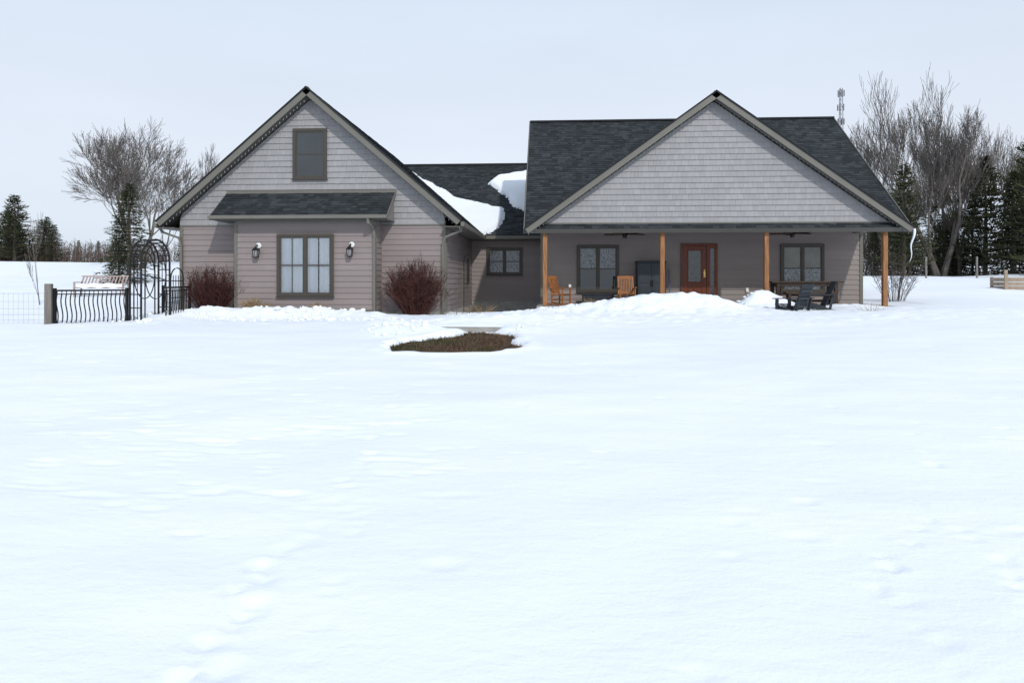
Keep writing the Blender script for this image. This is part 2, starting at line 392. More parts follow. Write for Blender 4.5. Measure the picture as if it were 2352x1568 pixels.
for sx,x in ((-1,gc-GHW),(1,gc+GHW)):
    trim.box(min(x,x+sx*.11),max(x,x+sx*.11),20.10,31.4 if sx<0 else 26.7,GE-.20,GE-.07)
    x2=GX0 if sx<0 else GX1
    soff.box(min(x,x2),max(x,x2),20.15,31,GE-.22,GE-.19,0)
# --- bump-out
BX0,BX1,BY=-9.43,-5.20,19.8
core.box(BX0,BX1,BY+.002,GY,-0.3,2.65)
lapwall(lap,BX0,BX1,BY,-0.06,2.60)
field(lap,(BX1,0,0),(0,1,0),(0,0,1),(1,0,0),-0.06,2.6,EXP,lambda v:(BY,GY),2.4,4.2,LT)
conc.box(BX0+.01,BX1,BY-.004,BY+.1,-0.5,-0.06)
for (a,b) in ((BX0-.02,BX0+.07),(BX1-.07,BX1+.02)): trim.box(a,b,BY-.034,BY+.06,-0.06,2.55)
trim.box(BX0+.07,BX1-.07,BY-.036,BY,2.50,2.60)
trim.box(BX0+.07,BX1-.07,BY-.036,BY,-.09,-.04)
AX0,AX1=-10.0,-4.77; ay0,az0,ay1,az1=19.38,2.68,20.47,3.50
E=Vector((0,ay0,az0));V=Vector((0,ay1-ay0,az1-az0));L=V.length;V.normalize();N=Vector((0,-V.z,V.y))
field(roof,E+N*.004,(1,0,0),V,N,0,L,0.14,lambda v:(AX0,AX1),0.12,0.30,0.013,gap=.004,jit=.4,cl=1.4)
P=[(AX0,ay0,az0),(AX1,ay0,az0),(AX1,ay1,az1),(AX0,ay1,az1)]
soff.hexa([Vector(p)-N*.12 for p in P]+[Vector(p) for p in P],0)
soff.box(AX0+.02,AX1-.02,ay0+.02,GY,2.575,2.605,0)
core.hexa([(AX0+.03,ay0+.15,2.60),(AX1-.03,ay0+.15,2.60),(AX1-.03,GY,2.60),(AX0+.03,GY,2.60),(AX0+.03,ay0+.16,2.64),(AX1-.03,ay0+.16,2.64),(AX1-.03,GY,3.36),(AX0+.03,GY,3.36)])
trim.box(AX0-.02,AX1+.02,ay0-.10,ay0+.0,2.60,2.70)
trim.box(AX0+.02,AX1+.04,GY-.09,GY-.02,3.46,3.56)
for x in (AX0-.012,AX1+.012):
    trim.beam((x,ay0,az0-.07),(x,ay1,az1-.07),0.024,0.13,up=N)
# --- breezeway
WY=27.2
core.box(GX1,-.4,WY+.002,31,-.5,2.7)
lapwall(lapd,GX1,-.4,WY,-0.0,2.62)
conc.box(GX1,-.4,WY-.004,WY+.1,-.6,0.0)
E=Vector((0,26.8,2.60));V=Vector((0,4.4,3.52));L=V.length;V.normalize();N=Vector((0,-V.z,V.y))
field(roof,E+N*.004,(1,0,0),V,N,0,L,0.14,lambda v:(-7.0,-.42),0.12,0.30,0.013,gap=.004,jit=.4,cl=1.4)
P=[(-7,26.8,2.6),(-.42,26.8,2.6),(-.42,31.2,6.12),(-7,31.2,6.12)]
soff.hexa([Vector(p)-N*.15 for p in P]+[Vector(p) for p in P],0)
P=[(-7,35.6,2.6),(-.42,35.6,2.6),(-.42,31.2,6.12),(-7,31.2,6.12)]
soff.hexa([Vector(p)-Vector((0,0,.2)) for p in P]+[Vector(p) for p in P],0)
edge.box(-7,-.42,31.1,31.3,6.08,6.17)
trim.box(gc+GHW+.12,-.42,26.68,26.8,2.44,2.57)
soff.box(GX1,-.42,26.8,WY,2.40,2.43,0)
# --- main house
MX0,MX1,MY=-.40,10.43,23.7
RX0,RX1=-.88,10.87; RY,RZ=27.2,7.12; EY,EZ=21.38,2.42; ms=(RZ-EZ)/(RY-EY)
core.box(MX0,MX1,MY+.002,31,-.5,2.62)
lapwall(lapd,MX0,MX1,MY,0.0,2.62)
field(lap,(MX1,0,0),(0,1,0),(0,0,1),(1,0,0),0,2.62,EXP,lambda v:(MY,31),2.4,4.2,LT)
field(lap,(MX0,0,0),(0,1,0),(0,0,1),(-1,0,0),0,2.62,EXP,lambda v:(MY,31),2.4,4.2,LT)
for x in (MX0,MX1):
    core.hexa([(x-.02,22,2.62),(x+.02,22,2.62),(x+.02,32.4,2.62),(x-.02,32.4,2.62),(x-.02,RY-.05,RZ-.25),(x+.02,RY-.05,RZ-.25),(x+.02,RY+.05,RZ-.25),(x-.02,RY+.05,RZ-.25)])
E=Vector((0,EY,EZ));V=Vector((0,RY-EY,RZ-EZ));L=V.length;V.normalize();N=Vector((0,-V.z,V.y))
field(roof,E+N*.004,(1,0,0),V,N,0,L,0.14,lambda v:(RX0,RX1),0.12,0.30,0.013,gap=.004,jit=.4,cl=1.4)
P=[(RX0,EY,EZ),(RX1,EY,EZ),(RX1,RY,RZ),(RX0,RY,RZ)]
soff.hexa([Vector(p)-N*.16 for p in P]+[Vector(p) for p in P],0)
P2=[(RX0,33,EZ),(RX1,33,EZ),(RX1,RY,RZ),(RX0,RY,RZ)]
soff.hexa([Vector(p)-Vector((0,0,.22)) for p in P2]+[Vector(p) for p in P2],0)
edge.box(RX0-.01,RX1+.01,RY-.12,RY+.12,RZ-.03,RZ+.035)
for x in (RX0-.015,RX1+.015):
    trim.beam((x,EY,EZ-.07),(x,RY,RZ-.07),0.03,0.18,up=N)
    edge.beam((x,EY,EZ+.012),(x,RY,RZ+.012),0.05,0.03,up=N)
pc=5.01;PZ=6.62;PE=2.44;PHW=5.86;ps=(PZ-PE)/PHW
def yv(t):
    z=PE+(PZ-PE)*t; return EY+(z-EZ)/ms+.06
roofslope(pc-PHW,PE,pc,PZ,21.28,yv,th=0.15)
roofslope(pc+PHW,PE,pc,PZ,21.28,yv,th=0.15)
PY=21.62
def gab2(z):
    hw=min((PZ-.24-z)/ps,5.5); return (pc-max(hw,0),pc+max(hw,0))
field(shake,(0,PY,0),(1,0,0),(0,0,1),(0,-1,0),2.62,6.36,0.178,gab2,**SH)
core.hexa([(pc-5.3,PY+.002,2.62),(pc+5.3,PY+.002,2.62),(pc+5.3,PY+.1,2.62),(pc-5.3,PY+.1,2.62),(pc-.02,PY+.002,6.35),(pc+.02,PY+.002,6.35),(pc+.02,PY+.1,6.35),(pc-.02,PY+.1,6.35)])
trim.box(-.38,10.40,21.60,21.80,2.40,2.615)
trim.box(-.40,10.42,21.575,21.60,2.575,2.63)
trim.box(10.22-.1,10.22+.1,21.80,MY-.02,2.405,2.60); trim.box(-.34,-.14,21.80,MY-.02,2.405,2.60)
soff.box(-.5,10.6,21.7,MY,2.60,2.64,0)
conc.box(-.5,10.62,21.5,MY-.001,-.35,0.0)
for (a,b) in ((MX0-.02,MX0+.09),(MX1-.09,MX1+.02)): trim.box(a,b,MY-.034,MY+.1,0,2.6)
M_core=mat('wall_sheathing',(0.2,0.18,0.175))
core.obj('wall_sheathing',M_core,H)
lap.obj('lap_siding',M_siding,H); lapd.obj('porch_lap_siding',M_siding2,H); shake.obj('gable_shakes',M_shake,H); roof.obj('roof_shingles',M_roof,H)
soff.obj('soffits',M_soffit,H); trim.obj('trim_boards',M_trim,H,bevel=0.006); edge.obj('drip_edge',M_edge,H); conc.obj('foundation',M_conc,H)
mb=MB()
for x in (-.24,3.44,6.64,10.22): mb.box(x-.07,x+.07,21.62,21.76,0.0,2.40)
mb.obj('porch_posts',M_cedar,H,bevel=0.01)

# windows
fr=MB(); gl=MB(); et=MB(); sash=MB(); clr=MB()
def window(x0,x1,z0,z1,y,units=2,upper='g',lower='g',fw=.085):
    d=.055
    fr.box(x0,x1,y-d,y,z1-fw,z1); fr.box(x0,x1,y-d,y,z0,z0+fw*.8)
    fr.box(x0-.02,x1+.02,y-d-.025,y,z0-.035,z0-.002)
    fr.box(x0,x0+fw,y-d,y,z0+fw*.8,z1-fw); fr.box(x1-fw,x1,y-d,y,z0+fw*.8,z1-fw)
    ix0=x0+fw;ix1=x1-fw; iz0=z0+fw*.8; iz1=z1-fw; w=(ix1-ix0)/units
    for k in range(units):
        a=ix0+k*w;b=a+w
        if k>0: fr.box(a-.035,a+.035,y-d+.004,y,iz0,iz1)
        a2=a+(.035 if k>0 else 0);b2=b-(.035 if k<units-1 else 0)
        s=.035; zm=(iz0+iz1)/2
        sash.box(a2,a2+s,y-.038,y-.004,iz0,iz1,0.3); sash.box(b2-s,b2,y-.038,y-.004,iz0,iz1,0.3)
        sash.box(a2+s,b2-s,y-.036,y-.004,iz1-s,iz1,0.3); sash.box(a2+s,b2-s,y-.036,y-.004,iz0,iz0+s,0.3)
        sash.box(a2+s,b2-s,y-.042,y-.004,zm-.018,zm+.018,0.3)
        for kind,q0,q1,yy in ((lower,iz0+s,zm-.018,y-.026),(upper,zm+.018,iz1-s,y-.019)):
            t={'g':gl,'e':et,'c':clr}[kind]
            t.face([(a2+s,yy,q0),(b2-s,yy,q0),(b2-s,yy,q1),(a2+s,yy,q1)],R.random())
window(-7.93,-6.87,3.91,5.45,GY-.028,1)
window(-8.13,-6.43,.35,2.18,BY-.05,2,'c','c')
window(.84,2.275,.42,2.03,MY-.024,2,'e','g')
window(7.72,9.165,.42,2.05,MY-.024,2,'c','e')
window(-2.62,-1.2,1.04,2.12,WY-.024,2,'e','e')
fr.obj('window_frames',M_frame,H,bevel=.006); sash.obj('window_sashes',M_frame,H); gl.obj('window_glass',M_glass,H); et.obj('leaded_panes',M_etch,H); clr.obj('clear_panes',M_clear,H)
# curtains
mb=MB()
def curt(x0,x1,z0,z1,y,ph,mbb=None,amp=.009):
    n=60
    for i in range(n):
        def yy(x): 
            return y+amp*math.sin((x-x0)*46+ph+1.5*math.sin(x*9))+amp*.33*math.sin(x*90)
        a=x0+(x1-x0)*i/n;b=x0+(x1-x0)*(i+1)/n
        (mbb or mb).face([(a,yy(a),z0),(b,yy(b),z0),(b,yy(b),z1),(a,yy(a),z1)],0)
mb2=MB(); mb2.box(-8.06,-6.5,BY-.018,BY-.0165,.4,2.14,0)
curt(-8.04,-7.70,.42,2.12,BY-.042,0); curt(-7.67,-7.33,.42,2.12,BY-.042,2); curt(-7.23,-6.90,.42,2.12,BY-.042,1); curt(-6.86,-6.52,.42,2.12,BY-.042,3)
mb.obj('curtains',M_curtain,H,smooth=True)
# pale blind behind the upper panes of the right porch window
bl_=MB(); bl_.box(7.76,9.12,MY-.036,MY-.034,1.22,2.0,0); bl_.obj('window_blind',mat('blind_fabric',(.30,.29,.26),rough=.9),H)
mb2.obj('window_interior',M_glass,H)
# --- door with sidelight
dr=MB(); dg=MB(); y=MY-.024
dx0,dx1=4.38,5.61
dr.box(dx0,dx1,y-.06,y,2.00,2.07); dr.box(dx0,dx0+.06,y-.06,y,0,2.0); dr.box(dx1-.05,dx1,y-.06,y,0,2.0); dr.box(5.24,5.31,y-.06,y,0,2.0)
sx0,sx1=4.445,5.235
dr.box(sx0,sx0+.15,y-.04,y,.02,1.995); dr.box(sx1-.15,sx1,y-.04,y,.02,1.995)
dr.box(sx0+.15,sx1-.15,y-.04,y,1.86,1.995); dr.box(sx0+.15,sx1-.15,y-.04,y,.58,.74); dr.box(sx0+.15,sx1-.15,y-.04,y,.02,.17)
dr.box(4.82,4.86,y-.04,y,.17,.58)
dr.box(sx0+.15,4.82,y-.022,y,.17,.58); dr.box(4.86,sx1-.15,y-.022,y,.17,.58)
dr.box(sx0+.19,4.785,y-.034,y,.22,.53); dr.box(4.895,sx1-.19,y-.034,y,.22,.53)
for a,b in ((sx0+.15,sx0+.185),(sx1-.185,sx1-.15)): dr.box(a,b,y-.052,y,.74,1.86)
dr.box(sx0+.185,sx1-.185,y-.052,y,1.825,1.86); dr.box(sx0+.185,sx1-.185,y-.052,y,.74,.775)
dr.box(5.31,5.37,y-.045,y,.02,2.0); dr.box(5.50,5.56,y-.045,y,.02,2.0); dr.box(5.37,5.50,y-.045,y,1.9,2.0); dr.box(5.37,5.50,y-.045,y,.02,.3)
dr.obj('front_door',M_door,H,bevel=.004)
dg.face([(sx0+.185,y-.03,.775),(sx1-.185,y-.03,.775),(sx1-.185,y-.03,1.825),(sx0+.185,y-.03,1.825)])
dg.face([(5.37,y-.03,.3),(5.50,y-.03,.3),(5.50,y-.03,1.9),(5.37,y-.03,1.9)])
dg.obj('door_glass',M_etchd,H)
mb=MB(); mb.box(5.14,5.20,y-.055,y-.03,.92,1.12); mb.tube([(5.17,y-.10,1.0),(5.17,y-.05,1.0)],.028,10); mb.tube([(5.17,y-.07,1.16),(5.17,y-.03,1.16)],.025,10)
mb.obj('door_hardware',M_brass,H)
mb=MB(); mb.box(6.56,6.66,MY-.06,MY-.018,.40,.56); mb.box(6.575,6.645,MY-.075,MY-.06,.415,.50); mb.obj('outlet_cover',M_white,H,bevel=.005)

# sconces
M_frost=mat('frosted_glass',(0.30,0.31,0.31),rough=.3)
def sconce(x,z):
    e=empty('wall_lantern',(x,BY-.02,z))
    a=MB(); a.tube([(.03,0,.15),(.03,-.025,.15)],.08,16); a.obj('backplate',M_white,e)
    b=MB(); b.tube([(0,-.02,.12),(0,-.07,.17),(0,-.13,.14),(0,-.14,.09)],.016,8)
    c0=(0,-.14)
    def ring(z,r): return [(c0[0]+sx*r,c0[1]+sy*r,z) for sx,sy in ((-1,-1),(1,-1),(1,1),(-1,1))]
    b.hexa(ring(.02,.08)+ring(.10,.025)); b.hexa(ring(.0,.088)+ring(.02,.088)); b.hexa(ring(-.22,.055)+ring(-.195,.062))
    for sx,sy in ((-1,-1),(1,-1),(1,1),(-1,1)): b.beam((sx*.054,-.14+sy*.054,-.2),(sx*.072,-.14+sy*.072,.005),.018,.018)
    b.tube([(0,-.14,-.25),(0,-.14,-.21)],.014,8)
    b.beam((0,-.212,-.2),(0,-.222,.0),.012,.012)
    b.obj('lantern_body',M_black,e)
    g=MB(); g.hexa(ring(-.19,.044)+ring(-.002,.06)); g.obj('lantern_glass',M_frost,e)
sconce(-8.73,1.70); sconce(-5.92,1.72)

# downspouts
mb=MB()
def spout(pts):
    for a,b in zip(pts[:-1],pts[1:]): mb.beam(a,b,.075,.06)
    for p in pts[1:-1]: mb.tube([Vector(p)-Vector((0,0,.03)),Vector(p)+Vector((0,0,.03))],.05,8)
spout([(-12.1,20.35,2.45),(-12.0,20.36,2.30),(-11.5,20.42,2.12),(-11.44,20.43,1.9),(-11.44,20.43,-.2)])
spout([(-2.72,20.35,2.45),(-2.75,20.36,2.30),(-3.22,20.42,2.12),(-3.30,20.43,1.9),(-3.30,20.43,-.2)])
spout([(-5.30,19.34,2.62),(-5.30,19.38,2.48),(-5.22,19.72,2.30),(-5.22,19.74,2.1),(-5.22,19.74,-.1)])
mb.obj('downspouts',M_trim,H)
# string lights
mb=MB()
def strl(x0,z0,x1,z1,y):
    n=int(math.hypot(x1-x0,z1-z0)/.14)
    prev=None
    for i in range(n+1):
        t=i/n; p=Vector((x0+(x1-x0)*t,y,z0+(z1-z0)*t-.03*abs(math.sin(i*1.3))))
        if prev: mb.tube([prev,p],.004,3,var=0)
        mb.tube([p,p-Vector((0,0,.06))],[.014,.007],4,var=0); prev=p
strl(gc-GHW+.05,GE-.22,gc,GZ-.26,20.2); strl(gc+GHW-.05,GE-.22,gc,GZ-.26,20.2)
strl(pc-PHW+.1,PE-.15,pc,PZ-.24,21.36); strl(pc+PHW-.1,PE-.15,pc,PZ-.24,21.36)
mb.obj('string_lights',M_galv,H)

# roof snow
def snowpatch(poly,name,th=.17):
    mb=MB(); g=.06; V=Vector((0,4.4,3.52)).normalized();N=Vector((0,-V.z,V.y))
    xs_=[p[0] for p in poly];ys_=[p[1] for p in poly]
    nx_=int((max(xs_)-min(xs_))/g)+4; ny_=int((max(ys_)-min(ys_))/g)+4
    idx={}
    for i in range(nx_):
        for j in range(ny_):
            x=min(xs_)-g*1.5+i*g;y=min(ys_)-g*1.5+j*g
            sd=poly_sd(poly,x,y)+.10*noise.noise(Vector((x*1.8,y*1.8,3)))+.04*noise.noise(Vector((x*5,y*5,3)))
            if sd>-.07:
                d=max(0,min(1,sd/.28)); hh=th*math.sqrt(1-(1-d)**2)+.03*noise.noise(Vector((x*2,y*2,9)))*d
                p=Vector((x,y,2.60+.8*(y-26.8)))+N*(hh+.01); idx[(i,j)]=len(mb.v); mb.v.append(tuple(p))
    for (i,j) in idx:
        q=[(i,j),(i+1,j),(i+1,j+1),(i,j+1)]
        if all(k in idx for k in q): mb.f.append(tuple(idx[k] for k in q)); mb.var.append(0)
    mb.obj(name,M_snow,H,smooth=True)
snowpatch([(-6.9,31.1),(-6.36,30.65),(-5.1,29.7),(-3.86,28.85),(-2.9,28.6),(-2.15,28.3),(-1.92,28.0),(-2.05,27.4),(-2.40,27),(-2.75,26.78),(-4,26.78),(-7.2,30)],'roof_snow')
snowpatch([(-2.8,29.85),(-2.3,30.4),(-1.3,30.7),(-.3,30.8),(-.3,28.2),(-1.15,28.2),(-1.6,28.4),(-1.85,28.96),(-2.35,29.4)],'roof_snow_patch')
mb=MB(); pts=[(10.9+.03*math.sin(i*.9)-.012*i,21.3,2.38-i*.095) for i in range(12)]
mb.tube(pts,[.045,.042,.035,.03,.028,.024,.02,.018,.014,.011,.007,.002],8)
ic=mat('ice',(0.75,0.8,0.85),rough=.15,spec=.5); mb.obj('icicle',ic,H,smooth=True)

# ceiling fans
def fan(x,y):
    e=empty('ceiling_fan',(x,y,-.04)); b=MB()
    b.tube([(0,0,2.635),(0,0,2.56)],.07,12); b.tube([(0,0,2.57),(0,0,2.42)],.018,8); b.tube([(0,0,2.42),(0,0,2.39),(0,0,2.33),(0,0,2.30)],[.05,.12,.12,.06],16)
    b.tube([(0,0,2.30),(0,0,2.22)],[.075,.05],12)
    b.obj('motor_housing',M_black,e)
    w=MB()
    for k in range(5):
        a=k*2*math.pi/5+.3; c,s=math.cos(a),math.sin(a)
        def P(r,o,dz): return (c*r-s*o,s*r+c*o,2.345+dz)
        w.hexa([P(.12,-.05,-.015),P(.68,-.08,-.02),P(.68,.08,.02),P(.12,.05,.015),P(.12,-.05,0),P(.68,-.08,-.005),P(.68,.08,.035),P(.12,.05,.03)])
    w.obj('blades',M_darkwood,e)
fan(2.34,22.3); fan(7.64,22.3)

# ================================================================ furniture
def rocking_chair(x,y,rz):
    b=MB()
    for s in (-1,1):
        yy=s*.26
        pts=[(.42-.09*i,yy,.035+.55*(((.42-.09*i)-(-.02))**2)*.45) for i in range(11)]
        for p,q in zip(pts[:-1],pts[1:]): b.beam(p,q,.035,.045)
        b.beam((.24,yy,.07),(.24,yy,.64),.045,.045); b.beam((-.20,yy,.06),(-.20,yy,.42),.045,.045)
        b.beam((-.20,yy,.40),(-.36,yy,1.06),.045,.045)
        b.beam((-.27,yy+s*.02,.62),(.32,yy+s*.02,.66),.075,.025)
        b.beam((-.2,yy,.20),(.24,yy,.20),.025,.03)
        b.beam((-.22,yy,.37),(.26,yy,.41),.03,.06)
    for i in range(7): 
        xx=-.2+i*.075; b.beam((xx,-.26,.40+xx*.08),(xx,.26,.40+xx*.08),.06,.02)
    b.beam((-.205,-.26,.47),(-.205,.26,.47),.03,.06); b.beam((-.35,-.28,1.04),(-.35,.28,1.04),.03,.11)
    for i in range(8):
        yy=-.2+i*.4/7; b.beam((-.215,yy,.48),(-.345,yy,1.0),.016,.032,up=(0,1,0))
    b.beam((.24,-.26,.22),(.24,.26,.22),.025,.03); b.beam((-.2,-.26,.22),(-.2,.26,.22),.025,.03)
    o=b.obj('rocking_chair',M_chair,None,(x,y,.0),rz,bevel=.004); o.scale=(.92,.92,.88); return o
rocking_chair(.26,22.45,math.radians(-32)); 
rocking_chair(2.42,22.5,math.radians(-88))
mb=MB(); mb.tube([(0,0,0),(0,0,.1)],[.035,.04],12); mb.tube([(.04,0,.08),(.065,0,.07),(.065,0,.035),(.04,0,.02)],.006,5); mb.obj('white_mug',M_white,None,(.56,22.50,.585))
e=empty('storage_cabinet',(3.32,23.35,0))
b=MB(); b.box(-.48,.48,-.2,.28,.0,1.42); b.obj('body',M_cab,e,bevel=.02)
b=MB(); b.box(-.46,-.008,-.225,-.203,.06,1.36); b.box(.008,.46,-.225,-.203,.06,1.36)
for s in (-1,1):
    for z0,z1 in ((.14,.66),(.74,1.28)): b.box(min(s*.08,s*.40),max(s*.08,s*.40),-.236,-.226,z0,z1)
b.obj('doors',M_cab,e,bevel=.006)
b=MB(); b.box(-.5,.5,-.24,.29,1.421,1.47); b.obj('lid',M_charcoal,e,bevel=.012)
b=MB(); b.box(-.045,-.02,-.25,-.226,.62,.82);b.box(.02,.045,-.25,-.226,.62,.82); b.obj('handles',M_black,e)
e=empty('push_broom',(3.97,23.5,0)); b=MB(); b.tube([(0,-.1,.1),(.0,.06,1.2)],.016,8); b.obj('handle',M_blue,e); b=MB(); b.box(-.16,.16,-.14,-.06,.0,.1); b.obj('head',M_black,e,bevel=.01)
b=MB(); b.box(1.0,2.05,22.95,22.99,.02,.34); b.box(1.0,2.05,23.31,23.35,.02,.34); b.box(1.0,1.04,22.99,23.31,.02,.34); b.box(2.01,2.05,22.99,23.31,.02,.34); b.box(1.04,2.01,22.99,23.31,.02,.26)
b.box(.97,2.08,22.92,22.985,.34,.37); b.box(.97,2.08,23.315,23.38,.34,.37)
b.obj('planter_box',M_charcoal,None,bevel=.005)
e=empty('patio_table',(8.05,22.45,0)); b=MB()
for i in range(5): b.box(-1.12,1.12,-.37+i*.15,-.23+i*.15,.735,.79)
b.obj('top',M_darkwood,e,bevel=.005)
b=MB()
for s in (-1,1):
    x=s*.9
    for q in (-.27,.27): b.box(x-.05,x+.05,q-.05,q+.05,0,.735)
    b.box(x-.04,x+.04,-.33,-.321,.62,.70); b.box(x-.035,x+.035,-.22,.22,.62,.73); b.box(x-.035,x+.035,-.22,.22,.12,.20)
b.box(-.85,.85,-.32,-.28,.63,.733); b.box(-.85,.85,.28,.32,.63,.733); b.box(-.865,.865,-.03,.03,.125,.195)
b.obj('legs',M_darkwood,e,bevel=.004)
e=empty('patio_bench',(8.1,21.98,0)); b=MB(); b.box(-.8,.8,-.15,-.01,.40,.45); b.box(-.8,.8,.01,.15,.40,.45)
for s in (-1,1): b.box(s*.68-.04,s*.68+.04,-.13,-.05,0,.4); b.box(s*.68-.04,s*.68+.04,.05,.13,0,.4); b.box(s*.68-.03,s*.68+.03,-.05,.05,.3,.38)
b.box(-.64,.64,-.02,.02,.31,.37); b.obj('seat_and_legs',M_darkwood,e,bevel=.004)

def adirondack(x,y,z,rz):
    b=MB()
    for s in (-1,1):
        yy=s*.27
        b.beam((.42,yy,.34),(-.52,yy,.05),.03,.11)
        b.beam((.36,yy+s*.04,0),(.36,yy+s*.04,.56),.10,.035,up=(0,1,0))
        b.beam((-.40,yy+s*.07,.60),(.46,yy+s*.07,.575),.13,.028)
        b.beam((-.24,yy+s*.03,.12),(-.34,yy+s*.03,.60),.07,.03,up=(0,1,0))
    for i in range(6):
        xx=.42-i*.095; b.beam((xx,-.28,.405-(i)*.029),(xx,.28,.405-i*.029),.08,.022)
    for i in range(6):
        o=-.225+i*.09
        b.beam((-.10,o*.92,.22),(-.46,o*1.12,1.0),.076,.022,up=(1,0,.4))
    b.beam((-.20,-.27,.36),(-.20,.27,.36),.03,.07); b.beam((-.41,-.29,.80),(-.41,.29,.80),.025,.07); b.beam((-.33,-.33,.585),(-.33,.33,.585),.03,.05)
    o=b.obj('adirondack_chair',M_charcoal,None,(x,y,z),rz,bevel=.004); o.scale=(.95,.95,.95); return o
adirondack(6.72,19.45,-.24,math.radians(128)); adirondack(7.62,20.1,-.16,math.radians(174))

# ================================================================ vegetation
def bare_tree_mesh(seed,h,spread,trunk=.16,maxd=6,tropism=.10,stems=1,kids=(3,4),minr=.008,first=.30,wid=1.0):
    r=random.Random(seed); b=MB()
    def grow(p,d,L,rad,dep):
        n=4 if dep<3 else 3
        pts=[p];rads=[rad];q=p.copy();dd=d.copy()
        for i in range(n):
            dd=(dd+Vector((r.uniform(-1,1),r.uniform(-1,1),r.uniform(-1,1)))*.13+Vector((0,0,tropism))).normalized()
            q=q+dd*(L/n); pts.append(q.copy()); rads.append(max(minr,rad*(1-.55*(i+1)/n)))
        b.tube(pts,rads,6 if dep<2 else (4 if dep<4 else 3),var=r.random(),cap=False)
        if dep>=maxd: return
        k=r.randint(*kids)
        for j in range(k):
            t=r.uniform(.35,1.0) if j>0 else 1.0
            f=t*n; i=min(int(f),n-1); pp=pts[i].lerp(pts[i+1],f-i)
            ang=r.uniform(.25,.75)*spread if j>0 else r.uniform(.05,.25)
            ax=dd.cross(Vector((r.uniform(-1,1),r.uniform(-1,1),r.uniform(-1,1)))).normalized()
            nd=(dd*math.cos(ang)+ax*math.sin(ang)).normalized()
            grow(pp,nd,L*r.uniform(.58,.86),max(minr,rads[i]*(.75 if j==0 else r.uniform(.4,.62))),dep+1)
    for s in range(stems):
        a=s*2*math.pi/stems+r.random()
        tilt=0 if stems==1 else r.uniform(.12,.38)
        d=Vector((math.cos(a)*tilt,math.sin(a)*tilt,1)).normalized()
        grow(Vector((math.cos(a)*.1*(stems>1),math.sin(a)*.1*(stems>1),-.3)),d,h*first*(1 if stems==1 else r.uniform(.8,1.1)),trunk,0)
    zmax=max(v[2] for v in b.v); k=h/zmax
    b.v=[(v[0]*k*wid,v[1]*k*wid,v[2]*k) for v in b.v]
    return b
def place(b,name,m,x,y,rz=0,s=1):
    o=b.obj(name,m,None,(x,y,hbase(x,y)-.1),rz); o.scale=(s,s,s); return o
place(bare_tree_mesh(3,9.3,1.0,.17,stems=3,tropism=.06,kids=(3,4)),'bare_tree',M_bark,-25.2,40)
place(bare_tree_mesh(5,9.3,.7,.12,stems=1,tropism=.14,kids=(3,4),wid=.8),'bare_tree',M_bark,-26.6,50)
place(bare_tree_mesh(8,8.4,.9,.12,stems=2,tropism=.10,kids=(3,3)),'bare_tree',M_bark,-26.9,45)
place(bare_tree_mesh(21,14.2,.72,.24,stems=2,tropism=.12,kids=(3,3),minr=.011),'bare_tree',M_bark,25.2,46)
place(bare_tree_mesh(22,14.2,.72,.19,stems=2,tropism=.13,kids=(2,4),minr=.010),'bare_tree',M_bark,26.9,48)
place(bare_tree_mesh(22,13.4,.72,.18,stems=2,tropism=.13,kids=(2,4),minr=.010),'bare_tree',M_bark,23.0,48,2.2)
place(bare_tree_mesh(27,12.2,.75,.17,stems=2,tropism=.12,kids=(2,4),minr=.010),'bare_tree',M_bark,28.6,50,1.0)
place(bare_tree_mesh(24,11.8,.7,.14,stems=1,tropism=.12,kids=(2,3),minr=.011),'bare_tree',M_bark,22.3,52)
place(bare_tree_mesh(29,8.0,.8,.1,stems=2,tropism=.12,kids=(3,3)),'bare_tree',M_barkd,26.9,47)
place(bare_tree_mesh(31,3.3,.8,.045,stems=1,maxd=4,kids=(3,3),minr=.008,first=.36,wid=.5),'sapling',M_bark,-17.6,22.5)

